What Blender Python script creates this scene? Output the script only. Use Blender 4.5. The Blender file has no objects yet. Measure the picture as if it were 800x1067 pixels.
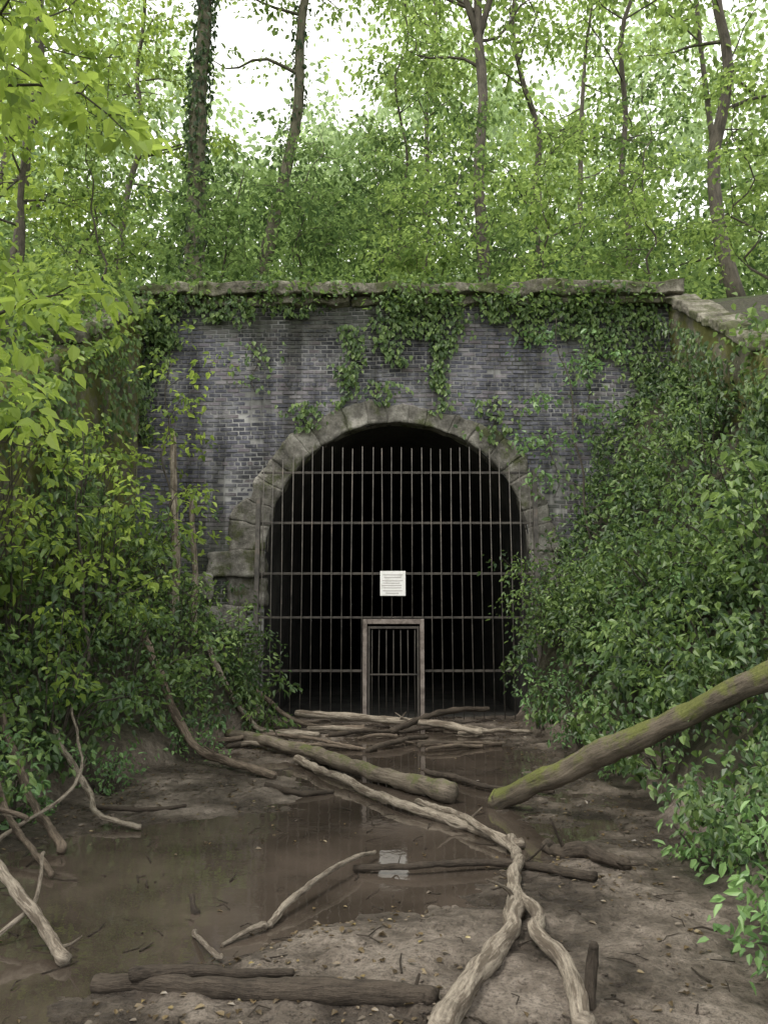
import bpy, bmesh, math, numpy as np
from mathutils import Vector
rng = np.random.default_rng(7)
R = math.radians
scene = bpy.context.scene

# ------------------------------------------------------------------ noise
def vnoise(p):
    p = np.asarray(p, float); i = np.floor(p).astype(np.int64); f = p - i
    f = f*f*(3-2*f); out = np.zeros(len(p))
    for a in (0,1):
        for b in (0,1):
            for c in (0,1):
                h = ((i[:,0]+a)*73856093) ^ ((i[:,1]+b)*19349663) ^ ((i[:,2]+c)*83492791)
                h = h & 0xfffff
                h = (h*(h*h*15731+789221)+1376312589) & 0x7fffffff
                v = h/1073741824.0 - 1
                w = (f[:,0] if a else 1-f[:,0])*(f[:,1] if b else 1-f[:,1])*(f[:,2] if c else 1-f[:,2])
                out += v*w
    return out
def fbm(p, o=4):
    p = np.asarray(p, float); s = np.zeros(len(p)); a = 1; t = 0
    for k in range(o):
        s += a*vnoise(p*(2**k)+17.3*k); t += a; a *= .5
    return s/t
def smooth(t):
    t = np.clip(t,0,1); return t*t*(3-2*t)

# ------------------------------------------------------------------ mesh helper
def mk_mesh(name, V, F, mat, parent=None, smoothf=False, attrs=None, vec=None):
    me = bpy.data.meshes.new(name)
    V = np.asarray(V, np.float32)
    me.vertices.add(len(V)); me.vertices.foreach_set('co', V.ravel())
    loops = []; starts = []; n = 0
    for f in F:
        f = np.asarray(f, np.int32)
        if len(f) == 0: continue
        k = f.shape[1]; loops.append(f.ravel()); starts.append(n+np.arange(len(f))*k); n += f.size
    loops = np.concatenate(loops).astype(np.int32); starts = np.concatenate(starts).astype(np.int32)
    me.loops.add(len(loops)); me.loops.foreach_set('vertex_index', loops)
    me.polygons.add(len(starts)); me.polygons.foreach_set('loop_start', starts)
    me.update(calc_edges=True); 
    if attrs:
        for an, av in attrs.items():
            at = me.attributes.new(an, 'FLOAT', 'POINT'); at.data.foreach_set('value', np.asarray(av, np.float32))
    if vec is not None:
        at = me.attributes.new('bk', 'FLOAT_VECTOR', 'POINT'); at.data.foreach_set('vector', np.asarray(vec, np.float32).ravel())
    me.polygons.foreach_set('use_smooth', np.full(len(starts), bool(smoothf)))
    me.materials.append(mat)
    ob = bpy.data.objects.new(name, me); scene.collection.objects.link(ob)
    if parent: ob.parent = parent
    return ob
def empty(name):
    e = bpy.data.objects.new(name, None); scene.collection.objects.link(e); return e

# ------------------------------------------------------------------ material helpers
def new_mat(name):
    m = bpy.data.materials.new(name); m.use_nodes = True
    nt = m.node_tree; nt.nodes.clear()
    out = nt.nodes.new('ShaderNodeOutputMaterial')
    return m, nt, out
def N(nt, t, **kw):
    n = nt.nodes.new(t)
    for k, v in kw.items(): setattr(n, k, v)
    return n
def ramp(nt, fac, stops, interp='LINEAR'):
    r = nt.nodes.new('ShaderNodeValToRGB'); r.color_ramp.interpolation = interp
    els = r.color_ramp.elements
    while len(els) < len(stops): els.new(.5)
    for e, (p, c) in zip(els, stops):
        e.position = p; e.color = (c[0],c[1],c[2],1) if hasattr(c,'__len__') else (c,c,c,1)
    nt.links.new(fac, r.inputs[0]); return r.outputs[0]
def noise(nt, vec, scale, detail=6, rough=.6):
    n = N(nt,'ShaderNodeTexNoise'); n.inputs['Scale'].default_value=scale
    n.inputs['Detail'].default_value=detail; n.inputs['Roughness'].default_value=rough
    nt.links.new(vec, n.inputs['Vector']); return n.outputs['Fac']
def mixc(nt, fac, a, b, mode='MIX'):
    m = N(nt,'ShaderNodeMix', data_type='RGBA', blend_type=mode)
    for sock, v in ((m.inputs[0],fac),(m.inputs[6],a),(m.inputs[7],b)):
        if isinstance(v, bpy.types.NodeSocket): nt.links.new(v, sock)
        elif hasattr(v,'__len__'): sock.default_value = (v[0],v[1],v[2],1)
        else: sock.default_value = v
    return m.outputs[2]
def mth(nt, op, a, b=0.0, clamp=False):
    m = N(nt,'ShaderNodeMath', operation=op, use_clamp=clamp)
    for s, v in ((m.inputs[0],a),(m.inputs[1],b)):
        if isinstance(v, bpy.types.NodeSocket): nt.links.new(v, s)
        else: s.default_value = v
    return m.outputs[0]
def bump(nt, h, strength=.5, dist=.02):
    b = N(nt,'ShaderNodeBump'); b.inputs['Strength'].default_value=strength; b.inputs['Distance'].default_value=dist
    nt.links.new(h, b.inputs['Height']); return b.outputs[0]
def principled(nt, out, col, rough, nrm=None, spec=None, metal=None):
    p = N(nt,'ShaderNodeBsdfPrincipled')
    for k, v in (('Base Color',col),('Roughness',rough),('Normal',nrm),('Specular IOR Level',spec),('Metallic',metal)):
        if v is None: continue
        if isinstance(v, bpy.types.NodeSocket): nt.links.new(v, p.inputs[k])
        elif hasattr(v,'__len__'): p.inputs[k].default_value=(v[0],v[1],v[2],1)
        else: p.inputs[k].default_value=v
    nt.links.new(p.outputs[0], out.inputs[0]); return p

def leaf_mat(name, c_dark, c_mid, c_light, trans=(.25,.42,.05), tf=.45, gl=.05):
    m, nt, out = new_mat(name)
    a = N(nt,'ShaderNodeAttribute', attribute_name='lv')
    col = ramp(nt, a.outputs['Fac'], [(0,c_dark),(.5,c_mid),(1,c_light)])
    td=[c*.55 for c in trans]
    tcol = ramp(nt, a.outputs['Fac'], [(0,[.5*x+.5*y for x,y in zip(c_dark,td)]),(.5,[.5*x+.5*y for x,y in zip(c_mid,trans)]),(1,[.5*x+.65*y for x,y in zip(c_light,trans)])])
    d = N(nt,'ShaderNodeBsdfDiffuse'); nt.links.new(col,d.inputs[0])
    t = N(nt,'ShaderNodeBsdfTranslucent'); nt.links.new(tcol,t.inputs[0])
    mx = N(nt,'ShaderNodeMixShader'); mx.inputs[0].default_value=tf
    nt.links.new(d.outputs[0],mx.inputs[1]); nt.links.new(t.outputs[0],mx.inputs[2])
    res=mx.outputs[0]
    if gl>0:
        g=N(nt,'ShaderNodeBsdfGlossy'); g.inputs['Roughness'].default_value=.42; g.inputs[0].default_value=(1,1,1,1)
        m2=N(nt,'ShaderNodeMixShader'); m2.inputs[0].default_value=gl
        nt.links.new(res,m2.inputs[1]); nt.links.new(g.outputs[0],m2.inputs[2]); res=m2.outputs[0]
    nt.links.new(res,out.inputs[0])
    return m
M_leaf_far = leaf_mat('leaf_canopy', (.07,.125,.04),(.16,.24,.075),(.30,.40,.12), (.58,.76,.22), .5,0)
M_leaf_mid_haze = leaf_mat('leaf_midground_hazed', (.045,.085,.035),(.12,.19,.07),(.25,.35,.12), (.40,.57,.18), .45,0)  # greens lightened a little: canopy haze is mixed into the leaf colour
M_leaf_back_haze = leaf_mat('leaf_distant_hazed', (.20,.28,.16),(.30,.39,.21),(.42,.53,.27), (.62,.78,.38), .5,0)  # whitish green: distance haze painted into the leaves, no volume used
M_leaf_yel = leaf_mat('leaf_yellow_green', (.07,.12,.03),(.18,.27,.06),(.34,.44,.10), (.56,.72,.13), .5,.015)  # lighter yellow-green leaf variety
M_leaf_shrub = leaf_mat('leaf_shrub', (.032,.068,.025),(.09,.155,.05),(.21,.30,.095), (.33,.48,.11), .4,.025)
M_leaf_ivy = leaf_mat('leaf_ivy', (.018,.042,.016),(.055,.10,.034),(.15,.22,.065), (.22,.36,.08), .3,.025)
M_leaf_fresh = leaf_mat('leaf_fresh', (.07,.14,.055),(.14,.26,.095),(.26,.41,.16), (.34,.56,.18), .4,.03)
M_litter = leaf_mat('leaf_litter', (.05,.035,.02),(.14,.10,.05),(.34,.28,.10), (.2,.15,.05), .15)

def bark_mat(name, c1, c2, moss=0.0, mosscol=(.07,.08,.03), scale=3, peel=None):
    m, nt, out = new_mat(name)
    tc = N(nt,'ShaderNodeTexCoord').outputs['Object']
    bk = N(nt,'ShaderNodeAttribute', attribute_name='bk').outputs['Vector']
    n1 = noise(nt,tc,scale,8,.7); n2 = noise(nt,bk,2.6,9,.72); n5=noise(nt,tc,55,4,.7)
    f = mth(nt,'ADD',mth(nt,'ADD',mth(nt,'MULTIPLY',n1,.35),mth(nt,'MULTIPLY',n2,.5)),mth(nt,'MULTIPLY',n5,.15))
    col = ramp(nt,f,[(.38,c1),(.53,c2),(.66,[min(1,c*1.4) for c in c2])])
    if peel:
        pf=ramp(nt,noise(nt,bk,.75,7,.7),[(.5,0),(.56,.85)]); col=mixc(nt,pf,col,mixc(nt,n2,[c*.4 for c in peel],[c*1.6 for c in peel]))
    if moss>0:
        g = N(nt,'ShaderNodeNewGeometry'); sp = N(nt,'ShaderNodeSeparateXYZ'); nt.links.new(g.outputs['Normal'],sp.inputs[0])
        mf = mth(nt,'ADD',mth(nt,'MULTIPLY',sp.outputs[2],.28),mth(nt,'MULTIPLY',noise(nt,tc,4.5,7,.7),2.0))
        mf = mth(nt,'MULTIPLY',mth(nt,'SUBTRACT',mf,1.45-moss*.45),4,True)
        mc = mixc(nt, noise(nt,tc,50,3,.6), [c*.5 for c in mosscol], [c*1.6 for c in mosscol])
        col = mixc(nt, mf, col, mc)
    principled(nt,out,col,.85,bump(nt,f,1.0,.06),.25)
    return m
M_bark = bark_mat('bark_dark',(.04,.036,.03),(.12,.105,.085))
M_bark_g = bark_mat('bark_green',(.05,.05,.035),(.14,.13,.09),.6)
M_log_moss = bark_mat('bark_mossy',(.04,.034,.026),(.15,.125,.095),1.0,(.12,.13,.04))
M_log_half = bark_mat('bark_half_mossy',(.05,.04,.032),(.19,.16,.125),.65,(.10,.11,.04))
M_log_dark = bark_mat('bark_wet',(.02,.016,.013),(.085,.068,.053),0)
M_log_pale = bark_mat('dead_wood',(.11,.09,.07),(.37,.32,.26),peel=(.12,.095,.072))
M_log_brown = bark_mat('dead_wood_brown',(.055,.044,.034),(.22,.175,.135),peel=(.07,.055,.042))

# mud
m, nt, out = new_mat('mud'); M_mud = m
tc = N(nt,'ShaderNodeTexCoord').outputs['Object']
sp = N(nt,'ShaderNodeSeparateXYZ'); nt.links.new(tc,sp.inputs[0]); z = sp.outputs[2]
n1=noise(nt,tc,1.6,6,.6); n2=noise(nt,tc,14,8,.7); n3=noise(nt,tc,60,5,.7)
f = mth(nt,'ADD',mth(nt,'MULTIPLY',n1,.5),mth(nt,'MULTIPLY',n2,.5))
dry = ramp(nt,f,[(.38,(.085,.067,.051)),(.5,(.19,.155,.125)),(.62,(.33,.28,.235))])
wet = ramp(nt,f,[(.38,(.038,.029,.023)),(.53,(.085,.068,.053)),(.66,(.15,.12,.096))])
wf = mth(nt,'ADD',mth(nt,'MULTIPLY',z,11),mth(nt,'MULTIPLY',mth(nt,'SUBTRACT',n1,.52),4.0))
wfc = mth(nt,'MULTIPLY',wf,1.0,True)
col = mixc(nt,wfc,wet,dry)
col = mixc(nt,ramp(nt,n3,[(.38,.9),(.5,0)]),col,mixc(nt,1.0,col,(.42,.42,.42),'MULTIPLY'))
soil = ramp(nt,n2,[(.3,(.02,.018,.012)),(.55,(.05,.045,.025)),(.75,(.06,.085,.03))])
col = mixc(nt,mth(nt,'MULTIPLY',mth(nt,'SUBTRACT',z,.22),4,True),col,soil)
rg = N(nt,'ShaderNodeMapRange'); nt.links.new(wf,rg.inputs[0]); rg.inputs[1].default_value=-.3; rg.inputs[2].default_value=1; rg.inputs[3].default_value=.16; rg.inputs[4].default_value=.62
h = mth(nt,'ADD',mth(nt,'MULTIPLY',n2,1.2),mth(nt,'MULTIPLY',n3,.5))
vo = N(nt,'ShaderNodeTexVoronoi'); vo.inputs['Scale'].default_value=22; nt.links.new(tc,vo.inputs['Vector'])
h = mth(nt,'ADD',h,mth(nt,'MULTIPLY',vo.outputs['Distance'],.3))
principled(nt,out,col,rg.outputs[0],bump(nt,h,1.0,.05),.5)

m, nt, out = new_mat('forest_floor'); M_soil=m
tc = N(nt,'ShaderNodeTexCoord').outputs['Object']
n2=noise(nt,tc,3,8,.7)
principled(nt,out,ramp(nt,n2,[(.3,(.03,.03,.015)),(.5,(.06,.075,.03)),(.75,(.09,.13,.04))]),.9,bump(nt,n2,.6,.1),.2)

m, nt, out = new_mat('muddy_water'); M_water=m
tc = N(nt,'ShaderNodeTexCoord').outputs['Object']
n1=noise(nt,tc,1.2,4,.6)
w = noise(nt,tc,5,3,.55)
principled(nt,out,ramp(nt,n1,[(.35,(.035,.028,.022)),(.65,(.072,.057,.046))]),ramp(nt,n1,[(.4,.015),(.62,.085)]),bump(nt,w,.07,.02),1.0)

# brick
m, nt, out = new_mat('weathered_brick'); M_brick=m
tc = N(nt,'ShaderNodeTexCoord').outputs['Object']
def streak(nt,tc,scale=1.0):
    mp=N(nt,'ShaderNodeMapping'); mp.inputs['Scale'].default_value=(2.6*scale,1,.22*scale); nt.links.new(tc,mp.inputs[0])
    return noise(nt,mp.outputs[0],1.0,7,.65)
a = N(nt,'ShaderNodeAttribute', attribute_name='lv').outputs['Fac']
col = ramp(nt,a,[(0,(.036,.036,.05)),(.3,(.072,.074,.098)),(.6,(.12,.12,.155)),(.8,(.17,.145,.165)),(1,(.28,.265,.285))])
n1=noise(nt,tc,.55,6,.6); n2=noise(nt,tc,18,6,.7); n4=noise(nt,tc,1.7,6,.7); st=streak(nt,tc)
col = mixc(nt,mth(nt,'MULTIPLY',ramp(nt,n2,[(.45,0),(.66,1)]),.36),col,(.31,.31,.34))
col = mixc(nt,ramp(nt,n1,[(.40,.85),(.52,0)]),col,mixc(nt,1.0,col,(.34,.34,.30),'MULTIPLY'))
col = mixc(nt,ramp(nt,n4,[(.50,0),(.62,.48)]),col,(.30,.30,.315))
col = mixc(nt,ramp(nt,st,[(.38,.85),(.52,0)]),col,mixc(nt,1.0,col,(.36,.36,.34),'MULTIPLY'))
spz = N(nt,'ShaderNodeSeparateXYZ'); nt.links.new(tc,spz.inputs[0])
topm = mth(nt,'ADD',mth(nt,'MULTIPLY',mth(nt,'ABSOLUTE',mth(nt,'SUBTRACT',spz.outputs[2],5.0)),.2),mth(nt,'MULTIPLY',n4,1.2))
col = mixc(nt,mth(nt,'MULTIPLY',mth(nt,'SUBTRACT',topm,.92),2.8,True),col,(.052,.062,.035))
principled(nt,out,col,.85,bump(nt,n2,.5,.008),.3)
m, nt, out = new_mat('mortar'); M_mortar=m
tc = N(nt,'ShaderNodeTexCoord').outputs['Object']
n1=noise(nt,tc,.7,6,.65); n2=noise(nt,tc,25,5,.7); st=streak(nt,tc)
col = ramp(nt,n1,[(.35,(.09,.09,.08)),(.52,(.27,.27,.27)),(.65,(.44,.435,.43))])
col = mixc(nt,ramp(nt,st,[(.38,.9),(.52,0)]),col,mixc(nt,1.0,col,(.35,.35,.33),'MULTIPLY'))
principled(nt,out,col,.95,bump(nt,n2,.5,.006),.2)
def stone_mat(name, c1,c2,c3, mosslo=.55, mosscol=(.075,.085,.035)):
    m, nt, out = new_mat(name)
    tc = N(nt,'ShaderNodeTexCoord').outputs['Object']
    n1=noise(nt,tc,1.3,7,.65); n2=noise(nt,tc,7,10,.78); n3=noise(nt,tc,45,5,.7)
    f = mth(nt,'ADD',mth(nt,'MULTIPLY',n1,.5),mth(nt,'MULTIPLY',n2,.5))
    col = ramp(nt,f,[(.39,c1),(.5,c2),(.60,c3)])
    nm=noise(nt,tc,2.1,6,.7)
    mc = mixc(nt,n2,[c*.45 for c in mosscol],[c*1.5 for c in mosscol])
    col = mixc(nt,ramp(nt,nm,[(mosslo,0),(mosslo+.12,.9)]),col,mc)
    h = mth(nt,'ADD',n2,mth(nt,'MULTIPLY',n3,.4))
    principled(nt,out,col,.9,bump(nt,h,1.0,.04),.25)
    return m
M_stone = stone_mat('weathered_stone',(.06,.057,.05),(.185,.175,.155),(.37,.355,.32),.51)
M_coping = stone_mat('coping_stone',(.055,.05,.04),(.18,.168,.135),(.38,.355,.30),.46)
M_wing = stone_mat('mossy_stone',(.06,.06,.04),(.14,.13,.10),(.25,.23,.18),.42,(.14,.145,.04))
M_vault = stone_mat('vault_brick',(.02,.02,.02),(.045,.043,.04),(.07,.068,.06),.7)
m, nt, out = new_mat('rusty_steel'); M_steel=m
tc = N(nt,'ShaderNodeTexCoord').outputs['Object']
n1=noise(nt,tc,6,6,.7)
principled(nt,out,ramp(nt,n1,[(.35,(.045,.042,.039)),(.55,(.11,.10,.09)),(.72,(.18,.145,.12))]),.65,bump(nt,n1,.3,.004),.4)
m, nt, out = new_mat('dark_rail_steel'); M_rail=m
tc = N(nt,'ShaderNodeTexCoord').outputs['Object']
n1=noise(nt,tc,6,6,.7)
principled(nt,out,ramp(nt,n1,[(.35,(.035,.032,.03)),(.6,(.08,.071,.062))]),.7,bump(nt,n1,.3,.004),.3)
m, nt, out = new_mat('rusty_frame'); M_frame=m
tc = N(nt,'ShaderNodeTexCoord').outputs['Object']
n1=noise(nt,tc,8,6,.7)
principled(nt,out,ramp(nt,n1,[(.35,(.10,.08,.07)),(.55,(.22,.185,.165)),(.72,(.30,.27,.25))]),.7,None,.5)
m, nt, out = new_mat('sign_paint'); M_sign=m
tc = N(nt,'ShaderNodeTexCoord').outputs['Object']
n1=noise(nt,tc,9,5,.7)
principled(nt,out,ramp(nt,n1,[(.3,(.6,.6,.57)),(.5,(.84,.84,.83))]),.5)
m, nt, out = new_mat('sign_ink'); M_ink=m
principled(nt,out,(.5,.47,.47),.6)

# ------------------------------------------------------------------ terrain
def xr(y): return np.interp(y,[0,3.5,5.6,7.8,12.6,14],[1.2,1.45,2.0,2.3,2.15,2.25])
def xl(y): return np.interp(y,[0,3.5,5.6,7,9.25,12.6,14],[-2.4,-2.3,-2.7,-2.8,-2.4,-1.75,-1.8])
def topR(y): return np.interp(y,[-20,0,4,6,8,11.5,14],[.6,1,1.7,2.3,3.6,5.3,7.45])
def topL(y): return np.interp(y,[-20,0,4,9,14],[.6,.9,1.6,4.1,7.45])
XWR, XWL = 5.25, -4.45
def GH(x, y):
    x=np.asarray(x,float); y=np.asarray(y,float); sh=np.broadcast(x,y).shape
    x=np.broadcast_to(x,sh).ravel(); y=np.broadcast_to(y,sh).ravel()
    P=np.stack([x,y,np.zeros_like(x)],1)
    edge = .3*fbm(P*.9+5,3)
    tR=(x-xr(y)-edge)/(XWR-xr(y)); tL=(xl(y)+edge-x)/(xl(y)-XWL)
    base = .022+.04*fbm(P*1.1,3)+.030*fbm(P*5+9,3)+.016*fbm(P*14+2,2)
    def ell(cx,cy,a,b,rot):
        c,s=math.cos(rot),math.sin(rot); dx=x-cx; dy=y-cy
        return ((dx*c+dy*s)/a)**2+((-dx*s+dy*c)/b)**2
    base -= .12*np.exp(-ell(-.75,5.65,2.0,1.1,.3)**1.5)
    base -= .10*np.exp(-ell(-1.8,4.6,1.2,.9,0)**1.5)
    base -= .11*np.exp(-ell(.4,9.6,1.15,2.8,-.1)**1.5)
    base += .05*np.exp(-ell(.2,4.0,1.3,.7,.1))+.05*np.exp(-ell(1.3,5,.6,1.5,0))+.04*np.exp(-ell(-1.5,7.8,1,.5,0))
    zR=topR(y)*.88*np.clip(tR,0,1)**.85*smooth(tR*6)
    zL=topL(y)*.42*np.clip(tL,0,1)**.9*smooth(tL*6)
    zR=np.where(x>XWR, topR(y)+.10*np.minimum(x-XWR,60), zR)
    zL=np.where(x<XWL, topL(y)+.10*np.minimum(XWL-x,60), zL)
    bn = .18*fbm(P*1.7+3,4)*(smooth(tR*3)+smooth(tL*3))
    return (base+zR+zL+bn).reshape(sh)
def HH(x,y):
    x=np.asarray(x,float); y=np.asarray(y,float); sh=np.broadcast(x,y).shape
    x=np.broadcast_to(x,sh).ravel(); y=np.broadcast_to(y,sh).ravel()
    P=np.stack([x,y,np.zeros_like(x)],1)
    z=7.45+.36*np.clip(y-14,0,60)+.10*np.clip(np.maximum(x-XWR,XWL-x),0,60)+.35*fbm(P*.4,3)*smooth((y-14)/3)
    return z.reshape(sh)
def gz(x,y):
    return float(GH(x,y)) if y<14 else float(HH(x,y))

def grid_obj(name, xs, ys, fn, mat):
    X,Y=np.meshgrid(xs,ys); Z=fn(X,Y); nx,ny=len(xs),len(ys)
    V=np.stack([X.ravel(),Y.ravel(),Z.ravel()],1)
    i=np.arange(nx*ny).reshape(ny,nx)
    F=np.stack([i[:-1,:-1].ravel(),i[:-1,1:].ravel(),i[1:,1:].ravel(),i[1:,:-1].ravel()],1)
    return mk_mesh(name,V,[F],mat,smoothf=True)
xs=np.concatenate([np.linspace(-220,-14,20),np.arange(-12,-4.6,.3),[XWL-.01,XWL+.01],np.arange(-4.3,-3,.08),np.arange(-3,3,.025),np.arange(3,5.2,.08),[XWR-.01,XWR+.01],np.arange(5.5,12,.3),np.linspace(14,220,20)])
ys=np.concatenate([np.linspace(-220,-3,20),np.arange(-2,2.6,.2),np.arange(2.6,8,.025),np.arange(8,14.0,.06),[14.05]])
grid_obj('ground',xs,ys,GH,M_mud)
grid_obj('hillside',np.concatenate([np.linspace(-220,-20,15),np.arange(-19,20,.8),np.linspace(20,220,15)]),np.concatenate([np.arange(14.05,60,.8),np.linspace(60,300,12)]),HH,M_soil)
grid_obj('puddle_water',np.linspace(-3.6,3,30),np.linspace(1,13.7,30),lambda x,y:np.zeros_like(x),M_water)

# ------------------------------------------------------------------ tubes
class Geo:
    def __init__(s): s.V=[]; s.Q=[]; s.T=[]; s.B=[]; s.n=0
    def tube(s, pts, rad, seg=8, rn=.12, cap=True):
        pts=np.asarray(pts,float); rad=np.asarray(rad,float); n=len(pts)
        T=np.gradient(pts,axis=0); T/=np.linalg.norm(T,axis=1)[:,None]+1e-9
        ref=np.array([0,0,1.]) if abs(T[n//2,2])<.8 else np.array([1.,0,0])
        A=np.cross(T,ref); A/=np.linalg.norm(A,axis=1)[:,None]+1e-9; B=np.cross(T,A)
        an=np.linspace(0,2*np.pi,seg,endpoint=False)
        ring=pts[:,None,:]+rad[:,None,None]*(np.cos(an)[None,:,None]*A[:,None,:]+np.sin(an)[None,:,None]*B[:,None,:])
        v=ring.reshape(-1,3)
        ln=np.concatenate([[0],np.cumsum(np.linalg.norm(np.diff(pts,axis=0),axis=1))])/max(rad.mean(),.01)
        off=s.n*.37
        bk=np.stack([np.tile(np.cos(an)*1.3,n)+off,np.tile(np.sin(an)*1.3,n),np.repeat(ln*.16,seg)],1)
        if rn>0:
            d=v-np.repeat(pts,seg,axis=0); r0=max(rad.mean(),.02)
            k=rn*2*fbm(v*.42/r0+3,3)
            if seg>=12: k=k+rn*1.3*fbm(bk*[1.6,1.6,1.8]+7,4)
            v=v+d*k[:,None]
        i=np.arange(n*seg).reshape(n,seg)+s.n; j=np.roll(i,-1,axis=1)
        s.Q.append(np.stack([i[:-1].ravel(),j[:-1].ravel(),j[1:].ravel(),i[1:].ravel()],1))
        s.V.append(v); s.B.append(bk); s.n+=len(v)
        if cap:
            tl=T[0]*rad[0]*.3; te=T[-1]*rad[-1]*.3
            c=np.array([pts[0]-tl,pts[-1]+te]); s.V.append(c); s.B.append(np.array([bk[0],bk[-1]])); c0,c1=s.n,s.n+1; s.n+=2
            s.T.append(np.stack([np.full(seg,c0),j[0],i[0]],1)); s.T.append(np.stack([np.full(seg,c1),i[-1],j[-1]],1))
    def obj(s,name,mat,parent=None,sm=True):
        if not s.V: return None
        F=[np.concatenate(s.Q)]
        if s.T: F.append(np.concatenate(s.T))
        return mk_mesh(name,np.concatenate(s.V),F,mat,parent,sm,vec=np.concatenate(s.B))
def spline(pts,n):
    P=np.asarray(pts,float); 
    if len(P)==2: t=np.linspace(0,1,n)[:,None]; return P[0]*(1-t)+P[1]*t
    Q=np.vstack([2*P[0]-P[1],P,2*P[-1]-P[-2]]); out=[]
    for u in np.linspace(0,len(P)-1-1e-6,n):
        k=int(u); t=u-k; a,b,c,d=Q[k:k+4]
        out.append(.5*((2*b)+(-a+c)*t+(2*a-5*b+4*c-d)*t*t+(-a+3*b-3*c+d)*t**3))
    return np.array(out)
# ------------------------------------------------------------------ leaves
def unit(a): return a/(np.linalg.norm(a,axis=1)[:,None]+1e-9)
NL=[0]
def leaf_mesh(name,P,D,Nn,S,lv,mat,parent=None,wid=.3):
    NL[0]+=len(P)
    D=unit(D); W=unit(np.cross(Nn,D)); Nn=np.cross(D,W); S=S[:,None]
    fo=.10*S*Nn
    v=np.stack([P, P+D*.28*S+W*wid*S+fo, P+D*.68*S+W*wid*.72*S+fo*.6, P+D*S-Nn*.12*S, P+D*.68*S-W*wid*.72*S+fo*.6, P+D*.28*S-W*wid*S+fo],1)
    n=len(P); b=np.arange(n)[:,None]*6
    F=np.concatenate([b+np.array([[0,1,2,3]]),b+np.array([[3,4,5,0]])])
    return mk_mesh(name,v.reshape(-1,3),[F],mat,parent,False,{'lv':np.repeat(np.clip(lv,0,1),6)})
class Leaves:
    def __init__(s): s.a=[]
    def spray(s,C,r,n,size,flat=.12,tilt=.45,tone=.5,tv=.26,droop=.35):
        C=np.atleast_2d(C); k=len(C); r=np.broadcast_to(r,(k,))
        c=np.repeat(C,n,0); rr=np.repeat(r,n)
        ax=np.repeat(rng.uniform(0,2*np.pi,k),n); th=rng.uniform(0,2*np.pi,k*n); q=np.sqrt(rng.uniform(0,1,k*n))
        lx=q*np.cos(th); ly=q*np.sin(th)*.65
        tn=rng.normal(0,.28,(k,2)); tn=np.repeat(tn,n,0)
        x=lx*np.cos(ax)-ly*np.sin(ax); y=lx*np.sin(ax)+ly*np.cos(ax)
        zz=-droop*q**2+tn[:,0]*x+tn[:,1]*y+rng.normal(0,flat,k*n)
        P=c+np.stack([x*rr,y*rr,zz*rr],1)
        D=np.stack([x,y,-.25-.3*q],1)+rng.normal(0,.45,(k*n,3))
        Nn=np.stack([-tn[:,0],-tn[:,1],np.ones(k*n)],1)+rng.normal(0,tilt,(k*n,3))
        lv=np.repeat(rng.normal(tone,tv*.9,k),n)+rng.normal(0,tv*.7,k*n)
        s.a.append((P,D,Nn,size*rng.uniform(.55,1.35,k*n),lv))
    def add(s,P,D,Nn,S,lv): s.a.append((P,D,Nn,S,lv))
    def obj(s,name,mat,parent=None,wid=.3):
        z=[np.concatenate([a[i] for a in s.a]) for i in range(5)]
        return leaf_mesh(name,z[0],z[1],z[2],z[3],z[4],mat,parent,wid)
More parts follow.
